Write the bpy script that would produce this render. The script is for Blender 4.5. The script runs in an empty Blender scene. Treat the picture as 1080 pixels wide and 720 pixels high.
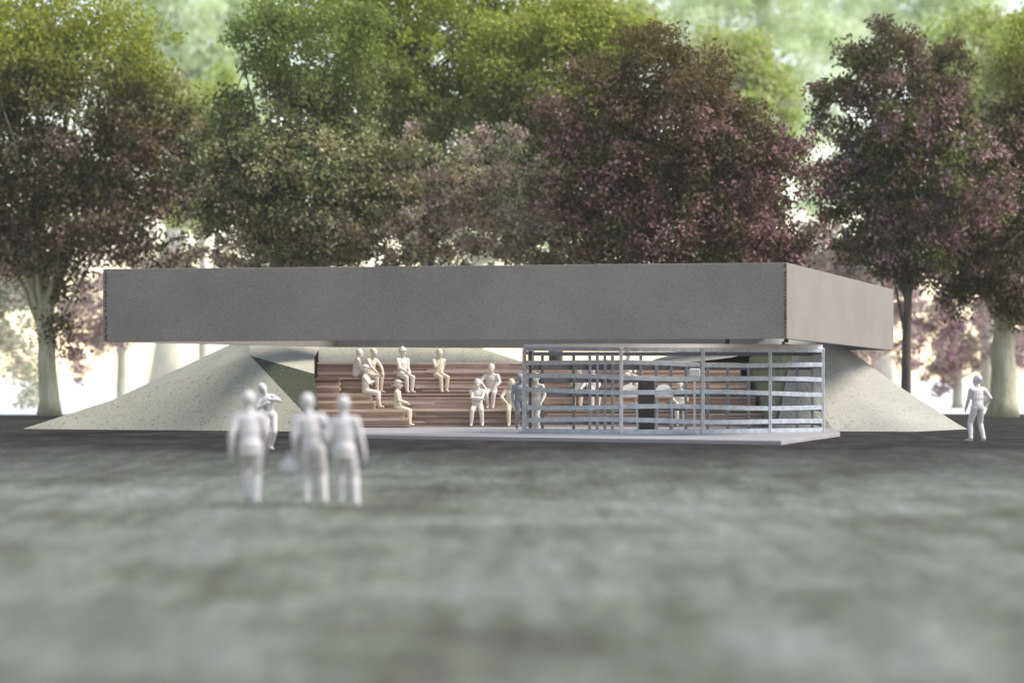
import bpy, bmesh, math, random
import numpy as np
from mathutils import Vector, Matrix
random.seed(7)
sc = bpy.context.scene
C = sc.collection
F = 3000.0; HC = 1.62; HR = 395.0
R = math.radians

def P(px, py, d):
    """a point seen at photo pixel (px, py) at a distance d"""
    return Vector(((px - 540) * d / F, d, HC - (py - HR) * d / F))
def X(px, d): return (px - 540) * d / F
def Zr(py, d): return HC - (py - HR) * d / F

# ------------------------------------------------------------------ helpers
def tag(o, label=None, cat=None, group=None, kind=None):
    if label: o['label'] = label
    if cat: o['category'] = cat
    if group: o['group'] = group
    if kind: o['kind'] = kind
    return o
def empty(name, loc, rz=0):
    o = bpy.data.objects.new(name, None); C.objects.link(o)
    o.location = loc; o.rotation_euler = (0, 0, rz); o.empty_display_size = .3
    return o
def link_mesh(name, me, mat, parent=None, world=True):
    o = bpy.data.objects.new(name, me); C.objects.link(o)
    if mat: me.materials.append(mat)
    if parent:
        o.parent = parent
        if world:   # mesh was given in world coordinates
            M = Matrix.LocRotScale(parent.location, parent.rotation_euler, parent.scale).inverted()
            me.transform(M)
    return o
def obj(name, bm, mat, parent=None, smooth=False, world=True):
    me = bpy.data.meshes.new(name)
    bmesh.ops.recalc_face_normals(bm, faces=bm.faces)
    bm.to_mesh(me); bm.free()
    if smooth:
        for p in me.polygons: p.use_smooth = True
    return link_mesh(name, me, mat, parent, world)
def hexa(bm, q0, q1):
    """solid between two quads of 4 points each"""
    a = [bm.verts.new(p) for p in q0]; b = [bm.verts.new(p) for p in q1]
    bm.faces.new(a); bm.faces.new(b)
    for i in range(4):
        bm.faces.new((a[i], a[(i + 1) % 4], b[(i + 1) % 4], b[i]))
def box(bm, x0, x1, y0, y1, z0, z1):
    hexa(bm, [(x0, y0, z0), (x1, y0, z0), (x1, y1, z0), (x0, y1, z0)],
             [(x0, y0, z1), (x1, y0, z1), (x1, y1, z1), (x0, y1, z1)])
def prism(bm, pts, z0, z1):
    a = [bm.verts.new((p[0], p[1], z0)) for p in pts]; b = [bm.verts.new((p[0], p[1], z1)) for p in pts]
    bm.faces.new(a); bm.faces.new(b)
    n = len(pts)
    for i in range(n): bm.faces.new((a[i], a[(i + 1) % n], b[(i + 1) % n], b[i]))
def bevel(bm, w=.01, seg=1):
    bmesh.ops.recalc_face_normals(bm, faces=bm.faces)
    bmesh.ops.bevel(bm, geom=bm.edges[:], offset=w, segments=seg, affect='EDGES', clamp_overlap=True)
def ring_path(bm, pts, radii, seg=8):
    """tube along points with a radius each"""
    prev = None
    pts = [Vector(p) for p in pts]
    for i, p in enumerate(pts):
        t = (pts[min(i + 1, len(pts) - 1)] - pts[max(i - 1, 0)]).normalized()
        u = t.cross(Vector((0, 1, .01))).normalized(); v = t.cross(u)
        ring = [bm.verts.new(p + (u * math.cos(2 * math.pi * k / seg) + v * math.sin(2 * math.pi * k / seg)) * radii[i]) for k in range(seg)]
        if prev:
            for k in range(seg): bm.faces.new((prev[k], prev[(k + 1) % seg], ring[(k + 1) % seg], ring[k]))
        else: bm.faces.new(ring)
        prev = ring
    bm.faces.new(prev)

# ------------------------------------------------------------------ materials
def newmat(name):
    m = bpy.data.materials.new(name); m.use_nodes = True
    nt = m.node_tree; b = nt.nodes['Principled BSDF']
    return m, nt, b
def N(nt, t, **k):
    n = nt.nodes.new(t)
    for a, v in k.items():
        if a.startswith('i_'): n.inputs[a[2:].replace('_', ' ')].default_value = v
        else: setattr(n, a, v)
    return n
def ramp(nt, stops):
    r = nt.nodes.new('ShaderNodeValToRGB'); e = r.color_ramp.elements
    while len(e) < len(stops): e.new(.5)
    for i, (p, c) in enumerate(stops):
        e[i].position = p; e[i].color = (*c, 1) if len(c) == 3 else c
    return r
def coords(nt, scale=(1, 1, 1), kind='Object'):
    tc = N(nt, 'ShaderNodeTexCoord'); mp = N(nt, 'ShaderNodeMapping')
    mp.inputs['Scale'].default_value = scale
    nt.links.new(tc.outputs[kind], mp.inputs['Vector']); return mp.outputs['Vector']
def noise(nt, vec, scale, detail=4, rough=.55):
    n = N(nt, 'ShaderNodeTexNoise'); n.inputs['Scale'].default_value = scale
    n.inputs['Detail'].default_value = detail; n.inputs['Roughness'].default_value = rough
    nt.links.new(vec, n.inputs['Vector']); return n.outputs['Fac']
def mix(nt, fac, a, b, mode='MIX'):
    m = N(nt, 'ShaderNodeMix', data_type='RGBA', blend_type=mode)
    for s, v in (('Factor', fac), ('A', a), ('B', b)):
        i = {'Factor': 0, 'A': 6, 'B': 7}[s]
        if isinstance(v, bpy.types.NodeSocket): nt.links.new(v, m.inputs[i])
        elif s == 'Factor': m.inputs[i].default_value = v
        else: m.inputs[i].default_value = (*v, 1)
    return m.outputs[2]
def bump(nt, b, h, strength=.3, dist=.02):
    n = N(nt, 'ShaderNodeBump'); n.inputs['Strength'].default_value = strength; n.inputs['Distance'].default_value = dist
    nt.links.new(h, n.inputs['Height']); nt.links.new(n.outputs['Normal'], b.inputs['Normal'])

def plain_card(name, col, rough=.8, speck=.12, bs=.25):
    m, nt, b = newmat(name); v = coords(nt)
    n1 = noise(nt, v, .45, 6, .62); n2 = noise(nt, v, 16, 5, .8)
    r1 = ramp(nt, [(.3, tuple(c * .86 for c in col)), (.7, tuple(c * 1.1 for c in col))]); nt.links.new(n1, r1.inputs[0])
    r2 = ramp(nt, [(.35, (1 - speck,) * 3), (.65, (1 + 0 * speck,) * 3)]); nt.links.new(n2, r2.inputs[0])
    nt.links.new(mix(nt, 1.0, r1.outputs[0], r2.outputs[0], 'MULTIPLY'), b.inputs['Base Color'])
    b.inputs['Roughness'].default_value = rough
    bump(nt, b, noise(nt, v, 14, 6, .7), bs, .02)
    return m
M_roof = plain_card('grey_card', (.262, .235, .203), .62, .30, .7)
M_ceil = plain_card('pale_card', (.5, .5, .48), .8)
M_slab = plain_card('pale_slab', (.30, .28, .27), .6, .06, .1)
M_plate = plain_card('pink_plate', (.74, .64, .58), .6, .06, .1)
M_dark = plain_card('dark_card', (.035, .028, .024), .6)
M_black = plain_card('black_peg', (.02, .018, .017), .5)
M_white = plain_card('white_card', (.68, .64, .6), .6, .05, .1)

def speckled(name, base, dark, light, k=.34):
    m, nt, b = newmat(name); v = coords(nt)
    big = noise(nt, v, .45, 4)
    r = ramp(nt, [(.3, tuple(c * .86 for c in base)), (.7, tuple(c * 1.1 for c in base))]); nt.links.new(big, r.inputs[0])
    s1 = noise(nt, v, 11, 3, .75); s2 = noise(nt, v, 17, 3, .75)
    rd = ramp(nt, [(k - .05, (1, 1, 1)), (k + .02, (0, 0, 0))]); nt.links.new(s1, rd.inputs[0])
    rl = ramp(nt, [(.6, (0, 0, 0)), (.68, (1, 1, 1))]); nt.links.new(s2, rl.inputs[0])
    c = mix(nt, rd.outputs[0], r.outputs[0], dark); c = mix(nt, rl.outputs[0], c, light)
    nt.links.new(c, b.inputs['Base Color']); b.inputs['Roughness'].default_value = .9
    bump(nt, b, noise(nt, v, 9, 6, .7), .35, .03)
    return m
M_mound = speckled('speckled_turf', (.365, .34, .26), (.14, .135, .095), (.46, .45, .38), .40)
M_mound_r = speckled('speckled_turf_pale', (.31, .29, .24), (.13, .12, .095), (.42, .40, .36), .40)
M_cut = speckled('shade_painted_green_cut', (.045, .052, .026), (.05, .06, .03), (.2, .22, .15), .3)  # green darkened in the colour for the shade on this face

def wood():
    m, nt, b = newmat('stacked_boards')
    g = N(nt, 'ShaderNodeNewGeometry')
    v = coords(nt, (.5, 1, 14))
    r = ramp(nt, [(0, (.19, .135, .10)), (.2, (.33, .24, .185)), (.6, (.46, .34, .27)), (1, (.68, .58, .49))])
    nt.links.new(g.outputs['Random Per Island'], r.inputs[0])
    n1 = noise(nt, v, 2.5, 5, .65)
    r2 = ramp(nt, [(.3, (.55, .52, .5)), (.62, (1.1, 1.05, 1.0))]); nt.links.new(n1, r2.inputs[0])
    nt.links.new(mix(nt, 1, r.outputs[0], r2.outputs[0], 'MULTIPLY'), b.inputs['Base Color'])
    b.inputs['Roughness'].default_value = .7
    bump(nt, b, n1, .3, .02)
    return m
M_wood = wood()

def ribbed(name, col, rough=.42, metal=.25):
    m, nt, b = newmat(name); v = coords(nt)
    w = N(nt, 'ShaderNodeTexWave', wave_type='BANDS', bands_direction='X'); w.inputs['Scale'].default_value = 5.5
    w.inputs['Distortion'].default_value = 2.5; w.inputs['Detail'].default_value = 2; nt.links.new(v, w.inputs['Vector'])
    n1 = noise(nt, v, 7, 4)
    r = ramp(nt, [(.25, tuple(c * .62 for c in col)), (.65, col)]); nt.links.new(n1, r.inputs[0])
    rw = ramp(nt, [(0, (.9, .9, .91)), (.5, (1, 1, 1))]); nt.links.new(w.outputs['Fac'], rw.inputs[0])
    nt.links.new(mix(nt, 1, r.outputs[0], rw.outputs[0], 'MULTIPLY'), b.inputs['Base Color'])
    b.inputs['Roughness'].default_value = rough; b.inputs['Metallic'].default_value = metal
    bump(nt, b, w.outputs['Fac'], .2, .012)
    return m
M_rail = ribbed('ribbed_grey_rail', (.47, .50, .54), .45, .0)
M_rail_d = ribbed('shade_painted_rail', (.12, .12, .125))  # darker rail copy, shade inside the enclosure put into the colour
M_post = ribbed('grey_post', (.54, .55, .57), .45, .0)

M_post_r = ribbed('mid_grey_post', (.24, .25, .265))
def plastic(name, col):
    m, nt, b = newmat(name); v = coords(nt)
    n = noise(nt, v, 6, 4)
    r = ramp(nt, [(.3, tuple(c * .9 for c in col)), (.7, col)]); nt.links.new(n, r.inputs[0])
    nt.links.new(r.outputs[0], b.inputs['Base Color'])
    b.inputs['Roughness'].default_value = .55
    b.inputs['Subsurface Weight'].default_value = .15; b.inputs['Subsurface Radius'].default_value = (.05, .04, .03)
    return m
M_fig = plastic('white_figure', (.60, .56, .545))
M_figw = plastic('ivory_figure', (.64, .585, .51))
M_cream = plastic('cream_figure', (.62, .54, .40))
M_greyfig = plastic('grey_figure', (.27, .28, .30))

def ground_mat():
    m, nt, b = newmat('dark_turf_ground')
    tc = N(nt, 'ShaderNodeTexCoord')
    sx = N(nt, 'ShaderNodeSeparateXYZ'); nt.links.new(tc.outputs['Object'], sx.inputs[0])
    v = coords(nt, (.50, .30, 1)); vf = coords(nt, (.8, .8, 1)); vs = coords(nt, (.9, .28, 1))
    # y + wobble decides dark asphalt (far) against turf paled by painted haze (near)
    n0 = noise(nt, coords(nt, (.05, .05, 1)), 1.0, 5)
    ma = N(nt, 'ShaderNodeMath', operation='MULTIPLY_ADD'); nt.links.new(n0, ma.inputs[0]); ma.inputs[1].default_value = 26; nt.links.new(sx.outputs['Y'], ma.inputs[2])
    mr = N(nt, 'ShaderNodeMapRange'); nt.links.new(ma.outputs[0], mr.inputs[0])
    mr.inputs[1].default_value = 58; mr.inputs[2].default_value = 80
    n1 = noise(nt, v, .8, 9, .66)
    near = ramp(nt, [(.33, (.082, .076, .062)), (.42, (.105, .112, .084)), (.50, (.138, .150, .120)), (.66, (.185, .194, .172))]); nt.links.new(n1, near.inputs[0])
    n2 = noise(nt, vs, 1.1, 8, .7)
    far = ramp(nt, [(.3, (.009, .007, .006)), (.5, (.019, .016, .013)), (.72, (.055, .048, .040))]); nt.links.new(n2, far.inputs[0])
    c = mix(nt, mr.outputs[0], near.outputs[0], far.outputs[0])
    tcs = N(nt, 'ShaderNodeTexCoord'); mps = N(nt, 'ShaderNodeMapping'); mps.inputs['Rotation'].default_value = (0, 0, R(38)); mps.inputs['Scale'].default_value = (1.6, .13, 1)
    nt.links.new(tcs.outputs['Object'], mps.inputs['Vector'])
    st = ramp(nt, [(.34, (.70, .68, .62)), (.5, (1, 1, 1)), (.68, (1.25, 1.27, 1.24))]); nt.links.new(noise(nt, mps.outputs[0], 1.4, 7, .7), st.inputs[0])
    c = mix(nt, 1, c, st.outputs[0], 'MULTIPLY')
    n3 = noise(nt, vf, 9, 6, .8)
    sp = ramp(nt, [(.38, (.45, .45, .45)), (.52, (1, 1, 1)), (.64, (1.9, 1.8, 1.65)), (.7, (3, 2.9, 2.6))]); nt.links.new(n3, sp.inputs[0])
    c = mix(nt, 1, c, sp.outputs[0], 'MULTIPLY')
    nt.links.new(c, b.inputs['Base Color']); b.inputs['Roughness'].default_value = .9; b.inputs['Specular IOR Level'].default_value = .12
    bump(nt, b, n3, .6, .05)
    return m
M_ground = ground_mat()
def field_mat():
    m, nt, b = newmat('haze_white_field'); v = coords(nt, (.02, .02, 1))
    r = ramp(nt, [(.3, (.60, .60, .57)), (.7, (.74, .74, .72))]); nt.links.new(noise(nt, v, 1, 6), r.inputs[0])  # near-white ground colour stands in for white sky and haze
    nt.links.new(r.outputs[0], b.inputs['Base Color']); b.inputs['Roughness'].default_value = .9
    return m
M_field = field_mat()

def bark(name, a, bcol):
    m, nt, b = newmat(name); v = coords(nt, (1, 1, .25))
    n = noise(nt, v, 3, 7, .7)
    r = ramp(nt, [(.32, a), (.66, bcol)]); nt.links.new(n, r.inputs[0])
    nt.links.new(r.outputs[0], b.inputs['Base Color']); b.inputs['Roughness'].default_value = .9
    bump(nt, b, n, .6, .08)
    return m
M_bark = bark('brown_bark', (.05, .04, .033), (.14, .115, .09))
M_barkp = bark('pale_mossy_bark', (.30, .30, .17), (.56, .52, .38))
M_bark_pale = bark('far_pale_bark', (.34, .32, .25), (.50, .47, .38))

def leafmat(name, cols, top=None, ztop=(8, 14), trans=.38, patch=.3, olive=None):
    """cols: leaf colours, mixed by clump patches and leaf by leaf"""
    m, nt, b = newmat(name); v = coords(nt)
    g = N(nt, 'ShaderNodeNewGeometry')
    n = noise(nt, v, patch, 3, .6); n2 = noise(nt, v, patch * 4, 3, .6)
    a = N(nt, 'ShaderNodeMath', operation='MULTIPLY_ADD'); nt.links.new(g.outputs['Random Per Island'], a.inputs[0]); a.inputs[1].default_value = .62
    s = N(nt, 'ShaderNodeMath', operation='MULTIPLY_ADD'); nt.links.new(n, s.inputs[0]); s.inputs[1].default_value = 1.5; s.inputs[2].default_value = -.93
    s2 = N(nt, 'ShaderNodeMath', operation='MULTIPLY_ADD'); nt.links.new(n2, s2.inputs[0]); s2.inputs[1].default_value = 1.1; nt.links.new(s.outputs[0], s2.inputs[2])
    nt.links.new(s2.outputs[0], a.inputs[2])
    k = len(cols) - 1
    r = ramp(nt, [(i / k, c) for i, c in enumerate(cols)]); nt.links.new(a.outputs[0], r.inputs[0])
    col = r.outputs[0]
    if olive:
        n3 = noise(nt, v, .55, 4, .65)
        f3 = ramp(nt, [(.50, (0, 0, 0)), (.60, (.9, .9, .9))]); nt.links.new(n3, f3.inputs[0])
        ol = ramp(nt, [(0, tuple(c * .35 for c in olive)), (.6, olive), (1, tuple(min(1, c * 2.0 + .05) for c in olive))]); nt.links.new(g.outputs['Random Per Island'], ol.inputs[0])
        col = mix(nt, f3.outputs[0], col, ol.outputs[0])
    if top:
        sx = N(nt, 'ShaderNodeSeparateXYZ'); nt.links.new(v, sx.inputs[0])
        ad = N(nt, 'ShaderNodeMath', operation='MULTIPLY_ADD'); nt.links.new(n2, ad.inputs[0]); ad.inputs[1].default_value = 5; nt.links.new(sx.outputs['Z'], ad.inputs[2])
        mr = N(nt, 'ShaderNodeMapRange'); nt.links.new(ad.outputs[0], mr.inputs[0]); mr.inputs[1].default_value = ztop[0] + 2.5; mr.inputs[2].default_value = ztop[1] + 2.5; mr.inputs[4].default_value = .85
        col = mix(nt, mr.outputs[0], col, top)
    nt.links.new(col, b.inputs['Base Color']); b.inputs['Roughness'].default_value = .6
    b.inputs['Specular IOR Level'].default_value = .06
    tr = N(nt, 'ShaderNodeBsdfTranslucent'); nt.links.new(col, tr.inputs['Color'])
    ms = N(nt, 'ShaderNodeMixShader'); ms.inputs[0].default_value = trans
    nt.links.new(b.outputs[0], ms.inputs[1]); nt.links.new(tr.outputs[0], ms.inputs[2])
    nt.links.new(ms.outputs[0], nt.nodes['Material Output'].inputs['Surface'])
    return m
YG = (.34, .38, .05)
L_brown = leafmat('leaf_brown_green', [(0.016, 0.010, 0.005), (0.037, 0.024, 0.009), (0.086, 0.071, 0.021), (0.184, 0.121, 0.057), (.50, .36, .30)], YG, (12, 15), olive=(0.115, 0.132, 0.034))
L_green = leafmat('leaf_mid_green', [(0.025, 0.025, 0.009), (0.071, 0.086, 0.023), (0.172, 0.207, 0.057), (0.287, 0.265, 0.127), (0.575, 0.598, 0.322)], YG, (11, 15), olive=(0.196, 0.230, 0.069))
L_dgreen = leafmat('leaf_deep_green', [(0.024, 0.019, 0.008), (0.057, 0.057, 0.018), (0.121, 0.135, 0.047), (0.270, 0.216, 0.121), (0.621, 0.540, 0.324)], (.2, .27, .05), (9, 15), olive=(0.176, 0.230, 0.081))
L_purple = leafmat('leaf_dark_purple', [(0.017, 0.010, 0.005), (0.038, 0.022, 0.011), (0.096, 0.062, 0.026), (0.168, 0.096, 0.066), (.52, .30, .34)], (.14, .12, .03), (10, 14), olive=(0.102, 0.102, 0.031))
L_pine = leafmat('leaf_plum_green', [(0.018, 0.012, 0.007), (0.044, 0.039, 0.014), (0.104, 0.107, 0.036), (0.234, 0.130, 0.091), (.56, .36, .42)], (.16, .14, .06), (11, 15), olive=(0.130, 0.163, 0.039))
L_pink = leafmat('leaf_pink_blossom', [(.17, .085, .10), (.32, .17, .22), (.45, .29, .34), (.40, .36, .22), (.62, .52, .52)], None, trans=.5)
L_mixp = leafmat('leaf_mottled_pink', [(0.057, 0.057, 0.023), (0.127, 0.127, 0.052), (0.299, 0.230, 0.161), (0.506, 0.368, 0.333), (0.782, 0.713, 0.529)], None, trans=.5, patch=.6, olive=(0.253, 0.287, 0.115))
L_palegreen = leafmat('leaf_pale_green', [(.2, .26, .12), (.32, .38, .2), (.44, .48, .3), (.52, .44, .42), (.62, .62, .5)], None, trans=.5)
L_lime = leafmat('leaf_lime', [(.18, .24, .05), (.30, .40, .08), (.42, .50, .13), (.5, .48, .24)], None, trans=.5)
L_far = leafmat('leaf_far_haze_tint', [(.36, .46, .20), (.50, .62, .30), (.62, .70, .42), (.72, .76, .58)], None, trans=.55)  # pale tones carry the distance haze in the leaf colour

# ------------------------------------------------------------------ setting
def gz(x, y):
    """height of the ground"""
    pts = [(-80, -.7), (0, -.62), (19, -.56), (30, -.46), (43, -.376), (55, -.25), (66, -.12), (71, -.1), (2000, -.1)]
    for (a, za), (b_, zb) in zip(pts, pts[1:]):
        if y <= b_:
            t = (y - a) / (b_ - a); z = za + (zb - za) * t; break
    k = max(0, min(1, (64 - y) / 12)) if y > 45 or y < 40 else .0
    k2 = 0 if 40 < y < 46 else 1
    return z + k * k2 * (.035 * math.sin(x * .5 + y * .21) + .03 * math.sin(x * .23 - y * .33 + 1))
def make_ground():
    ys = [-80, -40, -10, 0] + [4 + i * 1.5 for i in range(48)] + [80, 100, 121, 124, 200, 400, 950]
    xs = [-560, -200, -80, -40] + [-30 + i * 1.5 for i in range(41)] + [40, 80, 200, 560]
    bm = bmesh.new(); g = [[bm.verts.new((x, y, gz(x, y))) for x in xs] for y in ys]
    for j in range(len(ys) - 1):
        for i in range(len(xs) - 1):
            bm.faces.new((g[j][i], g[j][i + 1], g[j + 1][i + 1], g[j + 1][i]))
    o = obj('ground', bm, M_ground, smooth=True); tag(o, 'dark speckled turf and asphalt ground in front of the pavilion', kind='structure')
    bm = bmesh.new()
    n = 60; e = [(-560 + 1120 * i / n, 124 + 2 * math.sin(i * 1.7) + 1.2 * math.sin(i * .6)) for i in range(n + 1)]
    a = [bm.verts.new((x, y, -.094)) for x, y in e]; b_ = [bm.verts.new((x, 948, -.094)) for x, y in e]
    for i in range(n): bm.faces.new((a[i], a[i + 1], b_[i + 1], b_[i]))
    o = obj('field', bm, M_field); tag(o, 'field painted white for haze beyond the trees', kind='structure')
make_ground()

# ------------------------------------------------------------------ slab
def flat(px, py):   # on the slab top
    d = HC * F / (py - HR); return (X(px, d), d)
slab_pts = [flat(305, 457), flat(824, 464.5), flat(886, 456.2), (9.7, 84.5), (8.5, 92), (-6.2, 92), (-6.35, 84)]
bm = bmesh.new(); prism(bm, slab_pts, -.13, 0)
bevel(bm, .012)
slab = obj('floor_slab', bm, M_slab); tag(slab, 'thin pale floor slab under the bleachers and the railed enclosure', 'floor slab')

# ------------------------------------------------------------------ roof
A = Vector((X(108.5, 78.5), 78.5)); B = Vector((X(830, 74.9), 74.9)); Cc = Vector((X(942.5, 93.4), 93.4)); D = Vector((X(352, 92), 92))
zs = [Zr(360.2, 78.5), Zr(357, 74.9), Zr(369.4, 93.4), Zr(366, 92)]
roof = empty('flat_roof', (0, 84, 2.5)); tag(roof, 'large flat grey roof with a deep fascia floating over the bleachers', 'roof')
cor = [A, B, Cc, D]; ctr = (A + B + Cc + D) / 4
def inset(i, t):
    p, c, n = cor[i - 1], cor[i], cor[(i + 1) % 4]
    u = (p - c).normalized(); v = (n - c).normalized()
    s = abs(u.x * v.y - u.y * v.x)
    return c + (u + v) * (t / s)
def V3(p, z): return (p.x, p.y, z)
Hf = 2.0; T = .14
for i in range(4):
    j = (i + 1) % 4
    bm = bmesh.new()
    a, b2 = cor[i], cor[j]; ai, bi = inset(i, T), inset(j, T)
    e = (b2 - a).normalized() * .003      # mitre gap
    a = a + e; ai = ai + e; b2 = b2 - e; bi = bi - e
    hexa(bm, [V3(a, zs[i]), V3(b2, zs[j]), V3(bi, zs[j]), V3(ai, zs[i])], [V3(a, zs[i] + Hf), V3(b2, zs[j] + Hf), V3(bi, zs[j] + Hf), V3(ai, zs[i] + Hf)])
    bevel(bm, .008)
    obj('fascia', bm, M_roof, roof)
bm = bmesh.new()      # ceiling panel, wide unseen opening added to let light in
o_ = [inset(i, T + .004) for i in range(4)]; n_ = [inset(i, 1.1) for i in range(4)]
for i in range(4):
    j = (i + 1) % 4; zz = [z + 1.55 for z in zs]
    hexa(bm, [V3(o_[i], zz[i]), V3(o_[j], zz[j]), V3(n_[j], zz[j]), V3(n_[i], zz[i])], [V3(o_[i], zz[i] + .1), V3(o_[j], zz[j] + .1), V3(n_[j], zz[j] + .1), V3(n_[i], zz[i] + .1)])
obj('ceiling', bm, M_ceil, roof)
for (px, d, z0) in ((767, 80.5, zs[1] - .09), (829, 75.3, zs[1] - .1)):
    bm = bmesh.new(); x = X(px, d)
    box(bm, x - .05, x + .07, d, d + .12, z0, zs[1] + .3 if d > 76 else zs[1]); bevel(bm, .015)
    box(bm, x - .1, x - .03, d + .02, d + .1, z0 - .05, z0 + .03)
    obj('bracket', bm, M_black, roof)
# rough glued seams on the corners
for k, (c, dx, z0) in enumerate(((A, .09, zs[0]), (B, -.05, zs[1]))):
    bm = bmesh.new(); rr = random.Random(k)
    t_dir = (B - A).normalized(); nrm = Vector((t_dir.y, -t_dir.x))
    for q in range(60):
        z = z0 + .03 + 1.94 * q / 60 ; w = .012 + rr.random() * .018; p = c + t_dir * (dx + rr.uniform(-.015, .015)) + nrm * .002
        if rr.random() < .35: continue
        q0 = [V3(p - t_dir * w, z), V3(p + t_dir * w, z), V3(p + t_dir * w * .6 + nrm * .012, z), V3(p - t_dir * w * .6 + nrm * .012, z)]
        hexa(bm, q0, [(x, y, zz + .02 + rr.random() * .02) for x, y, zz in q0])
    obj('glue_seam', bm, M_black if k == 0 else M_dark, roof)

# ------------------------------------------------------------------ mounds
def poly_mesh(name, verts, faces, mat, parent, sub=3, soft=0):
    bm = bmesh.new(); vs = [bm.verts.new(v) for v in verts]
    for f in faces: bm.faces.new([vs[i] for i in f])
    bmesh.ops.triangulate(bm, faces=bm.faces[:])
    if sub:
        bmesh.ops.subdivide_edges(bm, edges=bm.edges[:], cuts=sub, use_grid_fill=True)
    if soft:
        inner = [v for v in bm.verts if v.co.z > -.05]
        for _ in range(soft): bmesh.ops.smooth_vert(bm, verts=inner, factor=.5, use_axis_x=True, use_axis_y=True, use_axis_z=True)
    return obj(name, bm, mat, parent)
lm = empty('turf_mound', (-8.5, 90, -.1)); tag(lm, 'pale speckled turf mound with a green cut side painted in shade, left of the bleachers', 'mound')
T1 = P(22, 452, 90.5); T1.z = -.12
Nn = P(340, 455, 86); Nn.z = -.12
V = [T1, Nn, P(264, 375, 89.5), P(262, 354, 92), P(245, 362, 92.4), P(185, 401, 92.2), P(150, 411.5, 91.8),
     P(331.5, 394, 88.2), P(331.5, 377, 91.6), P(345, 352, 95), P(300, 340, 96),
     Vector((-15.5, 97, -.12)), Vector((-6.3, 100, -.12)), Vector((X(331.5, 88), 91.6, -.12)), Vector((X(331.5, 88.2) , 87.9, -.12))]
fc = [(0, 1, 2), (0, 2, 6), (6, 2, 5), (5, 2, 4), (4, 2, 3), (3, 2, 7, 8), (3, 8, 9, 10), (0, 6, 11), (6, 5, 11), (5, 4, 11), (4, 3, 10, 11), (11, 10, 12), (10, 9, 12)]
poly_mesh('turf_face', V, fc, M_mound, lm)
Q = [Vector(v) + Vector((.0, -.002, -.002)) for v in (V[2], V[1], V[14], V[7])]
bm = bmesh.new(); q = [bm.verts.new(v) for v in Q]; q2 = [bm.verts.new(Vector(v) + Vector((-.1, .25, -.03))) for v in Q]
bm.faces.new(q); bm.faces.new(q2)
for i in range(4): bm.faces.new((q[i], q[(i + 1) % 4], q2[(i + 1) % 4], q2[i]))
o = obj('cut_face', bm, M_cut, lm); tag(o, 'green triangular cut face painted in shade beside the bleachers')

rmd = empty('turf_mound', (0, 94, -.1)); tag(rmd, 'low speckled turf mound rising behind the top row of the bleachers', 'mound')
ridge = [(336, 346, 94.3), (380, 344, 94.3), (440, 350, 94.2), (470, 356, 94), (490, 363, 93.8), (520, 371, 93.5), (550, 381, 93.2), (600, 384.5, 93), (676, 384.5, 93)]
V = []; 
for px, py, d in ridge: V.append(P(px, py, d))
for px, py, d in ridge: V.append(Vector((X(px, 91.6), 91.52, 1.7)))
for px, py, d in ridge: V.append(Vector((X(px, 100), 99.5, -.12)))
n = len(ridge); fc = []
for i in range(n - 1): fc += [(n + i, n + i + 1, i + 1, i), (i, i + 1, 2 * n + i + 1, 2 * n + i)]
poly_mesh('turf_face', V, fc, M_mound, rmd)

rm = empty('turf_mound', (12, 90, -.1)); tag(rm, 'pale speckled turf mound sloping down to the right of the railed enclosure', 'mound')
TR = P(1022, 452.3, 90); TR.z = -.12
F1 = P(968, 455.6, 86); F1.z = -.12
F2 = P(880, 454.5, 86.5); F2.z = -.12
F3 = Vector((X(812, 87), 87, -.12))
V = [TR, F1, F2, F3, P(829, 362, 88.3), P(862, 356, 90), P(890, 368, 91.5), P(872, 350, 93), P(800, 345, 95),
     P(757, 356, 94), P(700, 372, 93.6), P(676, 386, 93), P(790, 377, 91.55), P(676, 388, 91.56),
     Vector((14.6, 93.5, -.12)), Vector((6, 100, -.12)), P(930, 436, 87.9), Vector((4.4, 98, -.12))]
fc = [(3, 2, 5, 4), (2, 16, 5), (2, 1, 16), (1, 0, 16), (16, 0, 6), (16, 6, 5), (5, 6, 7), (4, 5, 7, 8), (4, 8, 9, 12), (12, 9, 10), (12, 10, 13), (10, 11, 13),
      (0, 14, 6), (6, 14, 7), (7, 14, 15, 8), (8, 15, 9), (9, 15, 10), (10, 15, 17, 11)]
poly_mesh('turf_face', V, fc, M_mound_r, rm, 7, 5)
bm = bmesh.new()
Q = [F3, V[4], V[12], Vector((X(790, 91.5), 91.54, -.12))]
q = [bm.verts.new(v + Vector((-.004, -.002, 0))) for v in Q]; q2 = [bm.verts.new(v + Vector((.25, .05, -.05))) for v in Q]
bm.faces.new(q); bm.faces.new(q2)
for i in range(4): bm.faces.new((q[i], q[(i + 1) % 4], q2[(i + 1) % 4], q2[i]))
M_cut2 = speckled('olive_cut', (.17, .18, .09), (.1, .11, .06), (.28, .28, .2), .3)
o = obj('cut_face', bm, M_cut2, rm); tag(o, 'olive green cut face where the bleachers end')

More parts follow.
